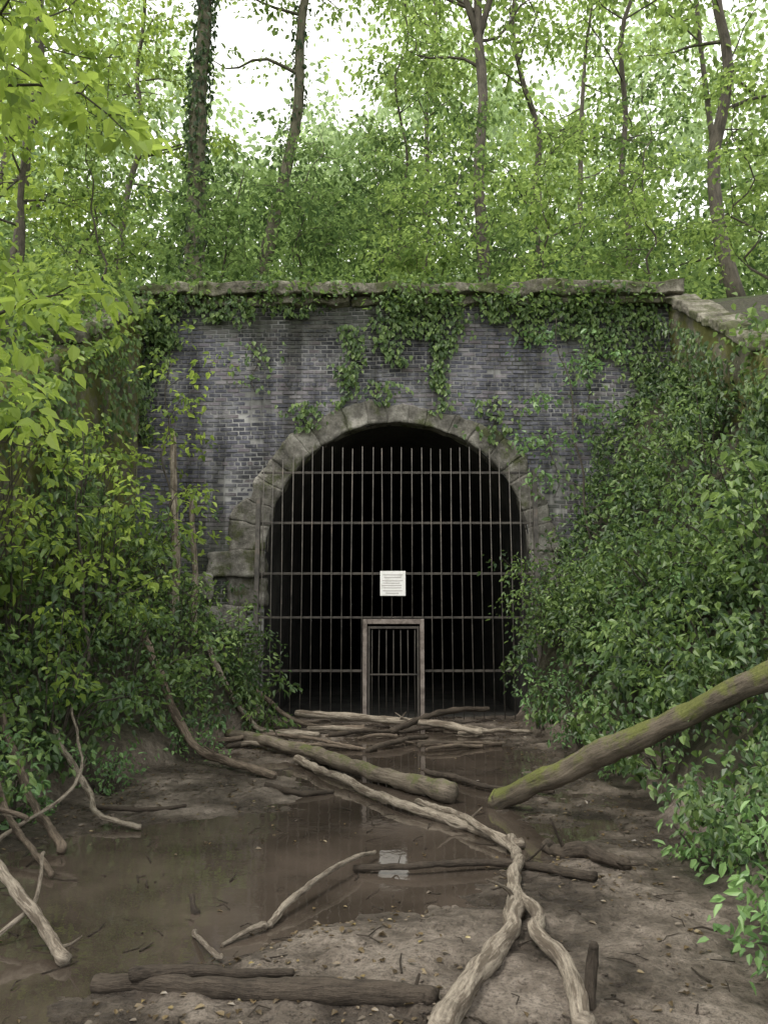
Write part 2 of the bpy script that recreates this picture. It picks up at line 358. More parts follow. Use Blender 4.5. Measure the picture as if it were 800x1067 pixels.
# ------------------------------------------------------------------ trees
def make_tree(x,y,H,r0,lean=(0,0),nb=22,c0=.2,blen=3.6,nsp=5,spr=.8,nl=32,ls=.17,mat=None,tone=.5,bark=None,ivy=0,name='deciduous_tree',wob=.25,fork=False,elev=(5,45),tw=.012):
    e=empty(name); b=np.array([x,y,gz(x,y)-.3]); n=10
    t=np.linspace(0,1,n)
    path=np.stack([b[0]+lean[0]*t*H,b[1]+lean[1]*t*H,b[2]+t*H],1)
    path[1:-1,:2]+=rng.normal(0,wob,(n-2,2))*.6
    path=spline(path,22); tt=np.linspace(0,1,22)
    rad=r0*(1-.8*tt)+.35*r0*np.exp(-tt*18)
    g=Geo(); g.tube(path,rad,10)
    if fork:
        k=int(22*fork); p0=path[k]
        for s in (-1,1):
            L=H*.45; q=np.array([p0,p0+[s*.10*L,0,.35*L],p0+[s*.22*L,.1*L,.65*L],p0+[s*.42*L,.1*L,L]])
            g.tube(spline(q,10),np.linspace(rad[k]*.75,.03,10),7)
    L=Leaves(); C=[]
    for k in range(nb):
        u=c0+(1-c0)*(k+rng.uniform(0,1))/nb; i=min(21,int(u*21)); p=path[i]
        az=rng.uniform(0,2*np.pi); el=R(rng.uniform(*elev)); ln=blen*(1-.45*(u-c0)/(1-c0))*rng.uniform(.6,1.2)
        d=np.array([math.cos(az)*math.cos(el),math.sin(az)*math.cos(el),math.sin(el)])
        q=np.array([p,p+d*ln*.35+rng.normal(0,.1,3)*min(1,blen/3),p+d*ln*.7+rng.normal(0,.2,3)*min(1,blen/3),p+d*ln+[0,0,-.1*ln]])
        q=spline(q,8); g.tube(q,np.linspace(max(tw*1.4,rad[i]*.42),tw*.6,8),5,0,False)
        for j in range(nsp):
            v=.3+.7*(j+rng.uniform(0,1))/nsp; a=q[min(7,int(v*7))]
            off=rng.normal(0,1,3)*[1,1,.45]; off/=np.linalg.norm(off); off*=spr*rng.uniform(.2,1.1)
            if y<24: g.tube(np.array([a,a+off*.5+[0,0,.05],a+off]),np.array([1,.75,.4])*tw,3,0,False)
            C.append(a+off)
    C=np.array(C)
    L.spray(C,spr*rng.uniform(.7,1.25,len(C)),nl,ls,tone=tone)
    g.obj('trunk',bark or M_bark,e); L.obj('foliage',mat or M_leaf_far,e)
    if ivy:
        m=ivy; ui=rng.uniform(0,.75,m); pi=path[(ui*21).astype(int)]+np.array([0,0,1])*rng.uniform(0,H/21,m)[:,None]
        a=rng.uniform(0,2*np.pi,m); rr=r0*rng.uniform(.8,1.5,m)*(1-.5*ui)
        o=np.stack([np.cos(a),np.sin(a),0*a],1); 
        Lv=Leaves(); Lv.add(pi+o*rr[:,None],np.stack([o[:,0]*.3,o[:,1]*.3,-np.ones(m)],1)+rng.normal(0,.4,(m,3)),o+rng.normal(0,.4,(m,3)),rng.uniform(.1,.2,m),rng.normal(.25,.2,m))
        Lv.obj('climbing_ivy',M_leaf_ivy,e)
    return e
# feature trees
make_tree(-4.9,19.5,19,.28,(.004,0),nb=14,c0=.5,blen=3.5,ivy=2200,bark=M_bark_g,wob=.12)
make_tree(-3.5,21,20,.20,(.13,0),nb=11,c0=.4,blen=3,ivy=600,bark=M_bark_g,wob=.15,nl=28)
make_tree(2.4,18.5,18,.17,(.0,0),nb=17,c0=.4,blen=3.2,bark=M_bark,wob=.10,fork=.42,tone=.6)
make_tree(8.2,17.5,18,.17,(-.03,0),nb=18,c0=.3,blen=3.8,wob=.2,tone=.65)
make_tree(-9,18,16,.13,(.06,0),nb=20,c0=.12,mat=M_leaf_yel,tone=.6)
make_tree(-7.2,14.8,11,.07,(.05,-.05),nb=20,c0=.15,blen=2.8,mat=M_leaf_yel,tone=.65)
make_tree(6.5,21,19,.10,(.08,0),nb=18,c0=.2,tone=.4)
make_tree(.2,23,12,.07,(.05,0),nb=16,c0=.1,blen=3,tone=.4)
make_tree(5.2,25,20,.13,(-.05,0),nb=22,c0=.1,ls=.2,tone=.6)
make_tree(11,24,22,.12,(-.05,0),nb=24,c0=.1,ls=.2)
make_tree(-9,26,20,.12,(.03,0),nb=22,c0=.1,mat=M_leaf_yel,ls=.2)
make_tree(-13,25,22,.13,(.06,0),nb=24,c0=.1,mat=M_leaf_yel,ls=.2)
make_tree(1.5,30,21,.12,(.03,0),nb=20,c0=.15,blen=4.5,spr=1.1,ls=.25,tone=.65)
make_tree(8.5,33,24,.14,(.05,0),nb=22,c0=.1,blen=4.8,spr=1.2,ls=.26,tone=.7)
make_tree(9.2,12.5,13,.09,(-.05,0),nb=22,c0=.12,blen=3,tone=.6)
make_tree(-8.5,11,11,.09,(.05,0),nb=22,c0=.12,blen=3,mat=M_leaf_yel)
make_tree(7.4,9,9,.06,(-.08,0),nb=18,c0=.25,blen=2.2,ls=.12,spr=.55,nl=28,tw=.007)
for (x,y,H,tn) in [(-5.6,15.6,4.4,.6),(-3.4,15.6,3.4,.45),(-1.4,16.2,3.6,.35),(.9,15.4,3.0,.5),(3.2,15.4,4.2,.6),(5.2,15.2,3.6,.5),(7.4,15,4.8,.6),(-2.3,18,5,.4),(2.2,17.5,5.5,.35),(5.8,17.6,6,.45),(-6.8,16.8,6.5,.6),(.2,18.6,5,.35)]:
    make_tree(x,y,H,.03,(rng.normal(0,.1),-.05),nb=14,c0=.08,blen=1.8,nsp=4,spr=.55,nl=32,ls=.12,tone=tn,name='understory_sapling',tw=.006,mat=M_leaf_mid_haze if tn<.5 else M_leaf_far)
make_tree(-4.1,5.4,8.5,.08,(.04,.0),nb=32,c0=.30,blen=2.3,nsp=6,spr=.42,nl=26,ls=.135,mat=M_leaf_yel,tone=.7,elev=(-15,30),tw=.006)
make_tree(5.8,7.8,8.5,.07,(-.05,.0),nb=18,c0=.48,blen=2.1,nsp=5,spr=.42,nl=24,ls=.10,mat=M_leaf_far,tone=.6,elev=(-15,30),tw=.006)
L=Leaves(); C=[]
for _ in range(820):
    y=rng.uniform(19,36); x=rng.uniform(-.62*y,.62*y); zb=max(float(HH(x,y)),1.6+y*.43)
    k=.5+.5*float(vnoise(np.array([[x*.3,y*.3,5.]]))[0])
    C.append((x,y,zb+rng.uniform(0,1)**1.4*(1+6*k)*y/28))
L.spray(np.array(C),.95,36,.22,tone=.45,tv=.36)
L.obj('hillside_undergrowth',M_leaf_mid_haze)
L=Leaves(); C=[]
for _ in range(950):
    y=rng.uniform(42,60); x=rng.uniform(-.7*y,.7*y); s=x/y
    top=.80+.12*math.sin(x*.35+1)+.06*math.sin(x*.9)
    if -.27<s<.03: top=.72+.05*math.sin(x*.8)
    if abs(s+.155)<.06: top=.64
    zb=max(float(HH(x,y)),1.6+.42*y)
    C.append((x,y,rng.uniform(zb,max(zb+2,1.6+y*top))))
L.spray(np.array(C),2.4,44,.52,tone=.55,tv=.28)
L.obj('distant_trees',M_leaf_back_haze)

# ------------------------------------------------------------------ shrubs
def shrub(x,y,H,rad,ns=40,spr=.35,nl=28,ls=.078,mat=None,tone=.5,name='leafy_shrub',lean=(0,0)):
    e=empty(name); z0=gz(x,y)-.1; g=Geo(); C=[]
    for k in range(ns):
        a=rng.uniform(0,2*np.pi); q=math.sqrt(rng.uniform(0,1)); hh=H*rng.uniform(.12,1)*(1-.35*q*q)
        if rng.random()<.18: hh*=1.45; q*=1.25
        p=np.array([x+math.cos(a)*q*rad+lean[0]*hh,y+math.sin(a)*q*rad+lean[1]*hh,0]); 
        p[2]=max(z0+hh, gz(p[0],min(p[1],13.9))+.08) if p[1]<14 else z0+hh
        if p[1]>13.6: p[1]=13.6
        C.append(p)
        if k%2==0:
            s=np.array([x+math.cos(a)*.1,y+math.sin(a)*.1,z0])
            mid=s*.5+p*.5; mid[2]+=.15*H
            g.tube(spline([s,mid,p],6),np.linspace(.012,.003,6),4,0,False)
    sc=rng.uniform(.8,1.35)
    L=Leaves(); L.spray(np.array(C),spr*rng.uniform(.6,1.3,len(C)),int(nl/sc**.8),ls*sc,flat=.2,tilt=.5,tone=tone+rng.normal(0,.12),tv=.30)
    g.obj('stems',M_bark,e); L.obj('foliage',mat or M_leaf_shrub,e,rng.uniform(.2,.32)); return e
for a in [(-3.5,6.3,1.4,.9,38),(-3.2,7.8,1.4,.9,46),(-3.0,9.2,1.5,.9,46),(-3.6,10.2,2.2,1.0,50),(-2.9,11.2,1.6,.9,48),(-2.3,12.4,1.2,.7,36),(-3.7,12.6,1.6,.7,30),(-3.9,8.6,2.2,.8,36),(-1.95,12.0,1.0,.45,24),(-3.3,5.0,1.0,.6,24)]:
    shrub(*a)
for a in [(-3.9,9.8,3.2,1.1,34),(-4.0,11.6,2.6,.7,20),(-4.2,8,3.0,.8,28),(-4.1,6.4,2.6,.7,26)]:
    shrub(*a,mat=M_leaf_yel,nl=22,ls=.085,tone=.55,spr=.42)
for a in [(2.75,12.4,1.5,.6,34),(3.0,11.0,1.5,.8,42),(3.5,9.6,1.5,.9,42),(3.0,8.6,1.1,.7,32),(3.8,8.2,1.6,.9,40),(3.1,7.4,.8,.7,30),(4.3,10.6,1.5,.8,34),(4.0,7.4,1.6,.8,32)]:
    shrub(*a,lean=(-.25,-.15),spr=.4)
for a in [(2.35,4.9,.5,.40,30),(2.05,4.0,.6,.4,34),(1.9,3.3,.5,.35,30),(2.7,4.6,.6,.5,32),(2.6,3.7,.8,.45,32),(2.6,7.6,.7,.4,24),(2.5,8.6,.7,.4,24),(1.7,2.95,.35,.25,24),(2.5,10.2,.8,.4,24),(2.3,11.8,.8,.35,24),(-2.7,8.0,.7,.4,22),(-2.3,9.9,.7,.4,22),(-3.0,6.6,.7,.4,22),(3.1,9.6,.9,.5,26),(3.5,8.8,1.0,.5,26),(2.2,5.5,.35,.3,20),(1.85,3.7,.4,.3,22)]:
    shrub(*a,mat=M_leaf_fresh,spr=.18,nl=18,ls=.058,tone=.5,name='undergrowth_plant')
make_tree(3.4,12.6,4.6,.025,(-.12,0),nb=9,c0=.3,blen=1.4,nsp=3,spr=.35,nl=16,ls=.10,mat=M_leaf_fresh,name='sapling',elev=(0,30),wob=.1,tw=.004)
make_tree(-3.2,11.6,4.4,.025,(.0,0),nb=10,c0=.3,blen=1.5,nsp=3,spr=.35,nl=16,ls=.10,mat=M_leaf_yel,name='sapling',elev=(0,30),wob=.1,tw=.004)
make_tree(-3.0,8.2,3.6,.022,(-.05,0),nb=11,c0=.3,blen=1.2,nsp=3,spr=.3,nl=16,ls=.09,mat=M_leaf_yel,name='sapling',elev=(0,30),wob=.08,tw=.004)

def cover(name,x0,x1,y0,y1,n,size,mat,thick=.25,tone=.4,edge=None,thr=-.28):
    x=rng.uniform(x0,x1,n); y=rng.uniform(y0,y1,n)
    P=np.stack([x,y,0*x],1); k=fbm(P*1.6+31,3)+rng.normal(0,.12,n)>thr
    if edge is not None: k&=edge(x,y)
    x,y=x[k],y[k]; n=len(x); e=.06
    z=GH(x,y); dx=(GH(x+e,y)-z)/e; dy=(GH(x,y+e)-z)/e; dx=np.clip(dx,-3,3)
    nr=unit(np.stack([-dx,-dy,np.ones(n)],1)); lump=.5+.5*fbm(np.stack([x,y,z],1)*2.3,3)
    P=np.stack([x,y,z],1)+nr*((rng.uniform(0,1,n)*thick+lump*thick*1.8))[:,None]
    Nn=nr+[0,-.3,.6]+rng.normal(0,.45,(n,3)); D=np.stack([-dx*0+rng.normal(0,1,n),-.4+rng.normal(0,.8,n),-.9+rng.normal(0,.3,n)],1)
    lv=tone+.9*(lump-.5)+rng.normal(0,.24,n)
    sz=size*rng.uniform(.5,1.3,n)*np.clip((y+1)/9,.5,1)
    leaf_mesh(name,P,D,Nn,sz,lv,mat,wid=.30)
cover('ivy_ground_cover',2.0,5.25,2.5,13.75,42000,.095,M_leaf_ivy,.3,.52,lambda x,y:x>xr(y)+.25,-.10)
cover('ivy_ground_cover',-4.4,-1.7,4.5,13.75,13000,.09,M_leaf_ivy,.15,.5,lambda x,y:x<xl(y)-.3,-.12)
cover('bank_undergrowth',-8,-4.3,5,13,11000,.14,M_leaf_yel,.5,.5)
cover('bank_undergrowth',5.4,8.5,4,12,10000,.14,M_leaf_shrub,.5,.6)

# ------------------------------------------------------------------ tunnel portal
CX,ZC,RI=.24,2.85,2.30; YW=13.8
portal=empty('tunnel_portal')
WL,WR,WT=-4.35,5.2,7.45
cols=np.unique(np.concatenate([[WL,WR],np.linspace(WL,WR,40),CX-RI*np.cos(np.linspace(0,np.pi,49))]))
V=[];F=[];
for a,b in zip(cols[:-1],cols[1:]):
    mid=.5*(a+b); ins=abs(mid-CX)<RI
    za=(ZC+math.sqrt(max(0,RI*RI-(a-CX)**2))) if ins else -.3
    zc=(ZC+math.sqrt(max(0,RI*RI-(b-CX)**2))) if ins else -.3
    k=len(V); V+=[(a,YW+.014,za),(b,YW+.014,zc),(b,YW+.014,WT),(a,YW+.014,WT)]; F.append((k,k+1,k+2,k+3))
mk_mesh('mortar_wall',V,[F],M_mortar,portal)
bw,bh,gp=.222,.078,.013
V=[];lv=[];F=[];row=0;z=-.2
q=np.array([[0,1,5,4],[1,2,6,5],[2,3,7,6],[3,0,4,7],[4,5,6,7]])
while z<WT-bh:
    hdr=(row%6==5); w0=bw*.5 if hdr else bw
    x=WL-(w0*.5 if row%2 else 0)
    while x<WR:
        w=w0-gp; xa=max(x,WL); xb=min(x+w,WR); xc=.5*(xa+xb)
        if xb-xa>.03:
            dz=max(0,z+bh/2-ZC); d=math.hypot(xc-CX,dz) 
            ero=float(vnoise(np.array([[xc*1.3,z*1.3,8.]]))[0])
            if d>RI+(.16 if dz>0 else .03) and rng.random()>(.035 if ero>.45 else .004):
                if dz==0 and d<RI+.13: xa,xb=(max(xa,CX+RI+.005),max(xb,CX+RI+.08)) if xc>CX else (min(xa,CX-RI-.08),min(xb,CX-RI-.005))
                o=rng.normal(0,.004)+max(0,ero-.3)*.02; j=rng.normal(0,.002,(8,3))
                y0=YW+o; y1=YW+.035
                c=.007
                p=np.array([[xa,y1,z],[xb,y1,z],[xb,y1,z+bh-gp],[xa,y1,z+bh-gp],[xa+c,y0,z+c],[xb-c,y0,z+c],[xb-c,y0,z+bh-gp-c],[xa+c,y0,z+bh-gp-c]])+j
                p[:,2]+=.03*math.sin(xc*.7+1)+.012*math.sin(xc*2.3+z)
                F.append(q+len(V)*8); V.append(p)
                lv+= [np.clip(rng.beta(2,2.6)+.25*vnoise(np.array([[xc*.7,z*.9,3.]]))[0],0,1)]*8
        x+=w0
    z+=bh; row+=1
mk_mesh('brickwork',np.concatenate(V),[np.concatenate(F)],M_brick,portal,False,{'lv':lv})
bm=bmesh.new(); bmesh.ops.create_cube(bm,size=1); bmesh.ops.subdivide_edges(bm,edges=bm.edges[:],cuts=9,use_grid_fill=True)
TV=np.array([v.co[:] for v in bm.verts])+.5; TF=np.array([[v.index for v in f.verts] for f in bm.faces]); bm.free()
def blocks(name,maps,mat,amp=.02,parent=None,rdk=.045,big=0,kv=1.7,fr=5):
    V=[];F=[]
    for k,mp in enumerate(maps):
        p=mp(TV.copy()); c=p.mean(0)
        n=fbm(p*fr+k*kv,4); n2=fbm(p*fr+k*kv+50,4); n3=fbm(p*fr+k*kv+90,4)
        p=p+np.stack([n,n2,n3],1)*amp
        if big: p=p+np.stack([vnoise(p*1.7+9),vnoise(p*1.7+29),vnoise(p*1.7+59)],1)*big
        e=np.abs(TV-.5)*2; cc=np.sort(e,1); rd=smooth((cc[:,1]-.7)/.3)*.9
        p=p-(p-c)*(rd*rdk)[:,None]
        F.append(TF+len(TV)*k); V.append(p)
    return mk_mesh(name,np.concatenate(V),[np.concatenate(F)],mat,parent,True)
maps=[]
na=19; edges=np.linspace(0,np.pi,na+1)+np.concatenate([[0],rng.normal(0,.03,na-1),[0]])
def orad(a):
    return RI+.42+.07*math.sin(a*3.1+.6)+.04*math.sin(a*8+1)+(.26*smooth((a-2.6)/.4))
for i in range(na):
    a0,a1=edges[i]+.0001,edges[i+1]-.0001; y0=YW-rng.uniform(.035,.05)
    def mp(T,a0=a0,a1=a1,y0=y0):
        a=a0+(a1-a0)*T[:,0]; ro=np.array([orad(v) for v in a])
        ro=ro+.15*fbm(np.stack([a*9,a*0,a*0],1),4); r=RI-.01+(ro-RI)*T[:,2]
        return np.stack([CX+np.cos(a)*r,y0+(YW+.25-y0)*T[:,1],ZC+np.sin(a)*r],1)
    maps.append(mp)
def box(x0,x1,y0,y1,z0,z1):
    return lambda T: np.stack([x0+(x1-x0)*T[:,0],y0+(y1-y0)*T[:,1],z0+(z1-z0)*T[:,2]],1)
blocks('voussoir_arch',maps,M_stone,.045,portal,.006,.01,0,4)
maps=[box(CX-RI-.98,CX-RI+.01,YW-.14,YW+.25,2.40,2.845),box(CX-RI-.62,CX-RI+.01,YW-.07,YW+.25,1.9,2.395),box(CX-RI-1.15,CX-RI-.3,YW-.16,YW+.25,1.45,1.89),
      box(CX+RI-.01,CX+RI+.46,YW-.06,YW+.25,2.45,2.845),box(CX+RI-.01,CX+RI+.62,YW-.06,YW+.25,2.0,2.445)]
blocks('springer_stones',maps,M_stone,.06,portal,.015,.02)
mk_mesh('jamb_reveal',[(CX-RI-.004,YW-.005,-.3),(CX-RI-.004,YW+.3,-.3),(CX-RI-.004,YW+.3,2.4),(CX-RI-.004,YW-.005,2.4),(CX+RI+.004,YW-.005,-.3),(CX+RI+.004,YW+.3,-.3),(CX+RI+.004,YW+.3,2.4),(CX+RI+.004,YW-.005,2.4)],[[(0,1,2,3),(4,5,6,7)]],M_stone,portal)
maps=[]; x=WL-.15
while x<WR+.1:
    w=rng.uniform(.7,1.9); x1=min(x+w,WR+.15)
    if WR+.15-x1<.35: x1=WR+.15
    o=rng.normal(0,.03); tp=rng.uniform(.17,.25)
    maps.append(box(x,x1-.003,YW-.27+o,YW+.45,WT+.002+o*.4,WT+tp))
    maps.append(box(x,x1-.003,YW-.13+o,YW+.40,WT-.15,WT-.002))
    x=x1
    if x>=WR+.14: break
blocks('coping',maps,M_coping,.08,portal,.02,.035)
maps=[box(-3.4,-2.9,13.4,13.72,2.0,2.4),box(-3.55,-3.1,13.4,13.72,1.6,1.98)]
blocks('rubble_stones',maps,M_stone,.12,portal)
def wing(name,xa,xb,ya,yb,za,zb_,thick,sgn,cop):
    e=empty(name); n=60; nz=40; V=[];F=[]
    ts=np.linspace(0,1,n); 
    for t in ts:
        x=xa+(xb-xa)*t; y=ya+(yb-ya)*t; zt=za+(zb_-za)*t
        for k in range(nz):
            V.append((x,y,-.3+(zt+.3)*k/(nz-1)))
        V.append((x+sgn*thick,y,zt))
    V=np.array(V); m=nz+1
    V[:,0]+=.05*fbm(V*2.5,4)
    for i in range(n-1):
        for k in range(nz):
            F.append((i*m+k,(i+1)*m+k,(i+1)*m+k+1,i*m+k+1))
    mk_mesh('wall_face',V,[F],M_wing,e,True)
    maps=[]; L=10
    for i in range(int(L*cop)):
        t0,t1=i/L,(i+1)/L-.002
        def mp(T,t0=t0,t1=t1):
            t=t0+(t1-t0)*T[:,1]; x=xa+(xb-xa)*t; y=ya+(yb-ya)*t; zt=za+(zb_-za)*t
            return np.stack([x+sgn*(-.10+(thick+.2)*T[:,0]),y,zt+.01+.17*T[:,2]],1)
        maps.append(mp)
    blocks('sloping_coping',maps,M_coping,.07,e,.03,.04)
wing('wing_wall',WR-.05,5.05,13.78,8.3,7.35,3.9,.4,1,.6)
wing('wing_wall',WL+.02,-4.3,13.78,7.5,7.35,3.5,.4,-1,.5)
prof=[(CX-RI,-.3)]+[(CX-RI*math.cos(a),ZC+RI*math.sin(a)) for a in np.linspace(0,np.pi,33)]+[(CX+RI,-.3)]
Yv=np.linspace(YW+.02,60,12); V=[];F=[];m=len(prof)
for y in Yv: V+=[(p[0],y,p[1]) for p in prof]
for i in range(len(Yv)-1):
    for k in range(m-1): F.append((i*m+k,i*m+k+1,(i+1)*m+k+1,(i+1)*m+k))
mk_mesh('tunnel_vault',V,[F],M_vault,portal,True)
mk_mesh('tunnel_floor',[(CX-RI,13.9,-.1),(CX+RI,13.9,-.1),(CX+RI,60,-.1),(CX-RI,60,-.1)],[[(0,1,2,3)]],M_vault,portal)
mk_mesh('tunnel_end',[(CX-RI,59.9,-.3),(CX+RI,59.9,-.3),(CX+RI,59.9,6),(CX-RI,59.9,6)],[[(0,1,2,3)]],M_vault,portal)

# ------------------------------------------------------------------ gate
gate=empty('iron_bar_gate'); YG=13.58
g=Geo(); gx0,gx1=-2.08,2.52
def bar(p,q,r,seg=6): 
    g.tube(np.array([p,(np.array(p)+q)/2+[rng.normal(0,.006),0,0],q]),[r]*3,seg,0,True)
nb=28
for i in range(nb):
    x=gx0+(gx1-gx0)*i/(nb-1); u=abs(x-CX)/2.3
    zt=4.66-.06*rng.random() if u<.66 else 4.66-(u-.66)*1.1
    zbm=1.66 if -.30<x<.62 else 0
    j=rng.normal(0,.012)
    bar((x,YG,zbm-.05),(x+j,YG+rng.normal(0,.01),zt),.0088)
g.obj('vertical_bars',M_steel,gate)
def boxmesh(name,lst,mat,parent,bev=.004):
    bm=bmesh.new()
    for (x0,x1,y0,y1,z0,z1) in lst:
        r=bmesh.ops.create_cube(bm,size=1)
        for v in r['verts']: v.co=Vector((x0+(x1-x0)*(v.co.x+.5),y0+(y1-y0)*(v.co.y+.5),z0+(z1-z0)*(v.co.z+.5)))
    bmesh.ops.bevel(bm,geom=bm.edges[:],offset=bev,segments=1,affect='EDGES')
    me=bpy.data.meshes.new(name); bm.to_mesh(me); bm.free(); me.materials.append(mat)
    o=bpy.data.objects.new(name,me); scene.collection.objects.link(o); o.parent=parent; return o
rails=[]
for z in (4.2,3.32,2.45):
    rails.append((gx0-.04,gx1+.04,YG+.018,YG+.036,z-.02,z+.02))
rails.append((gx0-.04,gx1+.04,YG+.018,YG+.036,1.69,1.725))
rails.append((gx0-.04,-.36,YG+.018,YG+.036,.80,.84)); rails.append((.68,gx1+.04,YG+.018,YG+.036,.80,.84))
boxmesh('horizontal_rails',rails,M_rail,gate)
boxmesh('gate_posts',[(gx0-.12,gx0-.045,YG-.03,YG+.06,-.2,3.75),(gx1+.045,gx1+.12,YG-.03,YG+.06,-.2,4.25)],M_steel,gate)
boxmesh('door_frame',[(-.355,-.285,YG-.04,YG+.014,-.1,1.68),(.605,.675,YG-.04,YG+.014,-.1,1.68),(-.283,.603,YG-.037,YG+.012,1.60,1.678)],M_frame,gate)
g=Geo()
for i in range(7):
    x=-.2+.72*i/6; bar((x,YG-.01,.0),(x,YG-.01,1.5),.008)
g.obj('door_bars',M_rail,gate)
boxmesh('door_leaf_frame',[(-.27,-.235,YG-.03,YG,-.02,1.56),(.555,.59,YG-.03,YG,-.02,1.56),(-.233,.553,YG-.028,YG-.002,1.52,1.558),(-.233,.553,YG-.028,YG-.002,.75,.775)],M_rail,gate)
sign=empty('warning_sign')
boxmesh('panel',[(-.065,.365,YG-.045,YG-.033,2.07,2.49)],M_sign,sign)
boxmesh('lettering',[(x0,x1,YG-.048,YG-.0455,z,z+.014) for (x0,x1,z) in [(-.02,.32,2.42),(0,.29,2.375),(-.03,.32,2.32),(-.02,.27,2.28),(-.03,.3,2.24),(.0,.29,2.20),(-.02,.31,2.15),(.03,.25,2.11)]],M_ink,sign,.001)

# ------------------------------------------------------------------ ivy on the wall
ivy=empty('climbing_ivy'); L=Leaves(); g=Geo()
def strand(x,zt,ln,w,n,y=YW-.05,size=.10):
    u=rng.uniform(0,1,n)**1.2; xx=x+rng.normal(0,w,n)*(1-.5*u)+.08*np.sin(u*7+x*3); zz=zt-u*ln
    P=np.stack([xx,y-rng.uniform(0,.16,n)*(1-.5*u),zz],1)
    L.add(P,np.stack([rng.normal(0,.5,n),-.3+rng.normal(0,.2,n),-np.ones(n)],1),np.stack([rng.normal(0,.4,n),-np.ones(n),.6+rng.normal(0,.4,n)],1),size*rng.uniform(.5,1.3,n),rng.normal(.6,.28,n))
    pz=np.linspace(0,1,7); g.tube(np.stack([x+.08*np.sin(pz*7+x*3),np.full(7,YW-.03),zt-pz*ln],1),np.linspace(.012,.005,7),4,0,False)
for a in [(.15,7.5,1.3,.22,300),(.45,7.5,.8,.25,220),(.95,7.5,1.7,.12,320),(1.25,7.5,1.0,.2,200),(-.55,6.9,1.1,.13,200),(-.7,6.2,.8,.1,90),(1.0,6.2,.9,.16,110),(2.0,7.5,.5,.2,140),
          (2.6,7.5,.9,.35,280),(3.3,7.5,.8,.35,280),(3.7,7.3,1.3,.2,200),(4.1,7.5,1.2,.35,320),(4.6,7.3,1.8,.3,360),(4.8,6.4,3,.25,420),(4.4,5.6,2,.3,260),(3.9,5.2,1.6,.3,120),(-1.7,7.5,.4,.3,120),(-3.0,7.5,.5,.3,200),(-3.9,7.6,1.1,.25,380),(-4.2,7.0,2.2,.2,380),
          (2.0,5.6,.8,.5,110),(-1.4,5.5,.5,.25,100),(3.0,5.0,1.2,.5,90),(-2.3,6.6,.9,.3,60),(3.6,6.3,1.2,.4,80),(-2.5,7.4,.5,.15,60),(-.1,5.9,.4,.3,60)]:
    strand(*a)
for x in np.arange(-4.4,5.2,.14):
    d=.45+.55*(.5+.5*math.sin(x*1.9+1))*(1 if x>-.3 else .8)
    L.spray(np.array([[x,YW+rng.uniform(-.25,.5),WT+.20+rng.uniform(0,.2)]]),.28,int(36*d),.10,flat=.35,tone=.6)
for x in rng.choice(np.arange(-.2,4.9,.05),42):
    L.spray(np.array([[x,YW-.28,WT+rng.uniform(-.08,.25)]]),.26,22,.10,flat=.35,droop=.8,tone=.6)
for x in rng.uniform(-4.6,-.4,20):
    L.spray(np.array([[x,YW-.3,WT+rng.uniform(-.05,.3)]]),.28,24,.10,flat=.35,droop=.8,tone=.65)
for s,xw,k in ((-1,-4.4,80),(1,5.2,36)):
    for _ in range(k):
        y=rng.uniform(8.2,13.6) if s<0 else rng.uniform(8.2,11.0); zt=np.interp(y,[7.5,13.8],[3.6,7.35])
        L.spray(np.array([[xw-s*rng.uniform(-.5,.35),y,zt+rng.uniform(-.25,.5)]]),.36,28,.10,flat=.3,droop=.7,tone=.65)
L.obj('leaves',M_leaf_shrub,ivy,.34); g.obj('vines',M_bark,ivy)
def wingivy(x,y0,y1,z0f,n,tone,mat,name,side,zmax=.3):
    y=rng.uniform(y0,y1,n); zt=np.interp(y,[8,13.8],[3.8,7.4]); z=rng.uniform(0,1,n)*(zt-zmax)+.15
    P0=np.stack([0*y,y,z],1); nn=fbm(P0*1.3+12,3); k=nn+rng.normal(0,.1,n)>z0f; y,z,nn=y[k],z[k],nn[k]; n=len(y)
    P=np.stack([x+side*(rng.uniform(-.02,.3,n)+.3*np.clip(nn,0,1)),y,z],1)
    leaf_mesh(name,P,np.stack([side*.3+rng.normal(0,.3,n),-.2+rng.normal(0,.4,n),-np.ones(n)],1),np.stack([side*np.ones(n),-.3+rng.normal(0,.4,n),.6+rng.normal(0,.4,n)],1),.10*rng.uniform(.5,1.3,n),rng.normal(tone,.22,n)+nn*.4,mat,wid=.34)
wingivy(5.05,8.3,13.7,-.1,10000,.5,M_leaf_ivy,'wing_wall_ivy',-1)
wingivy(-4.28,7.5,13.7,.12,11000,.4,M_leaf_shrub,'wing_wall_ivy',1)

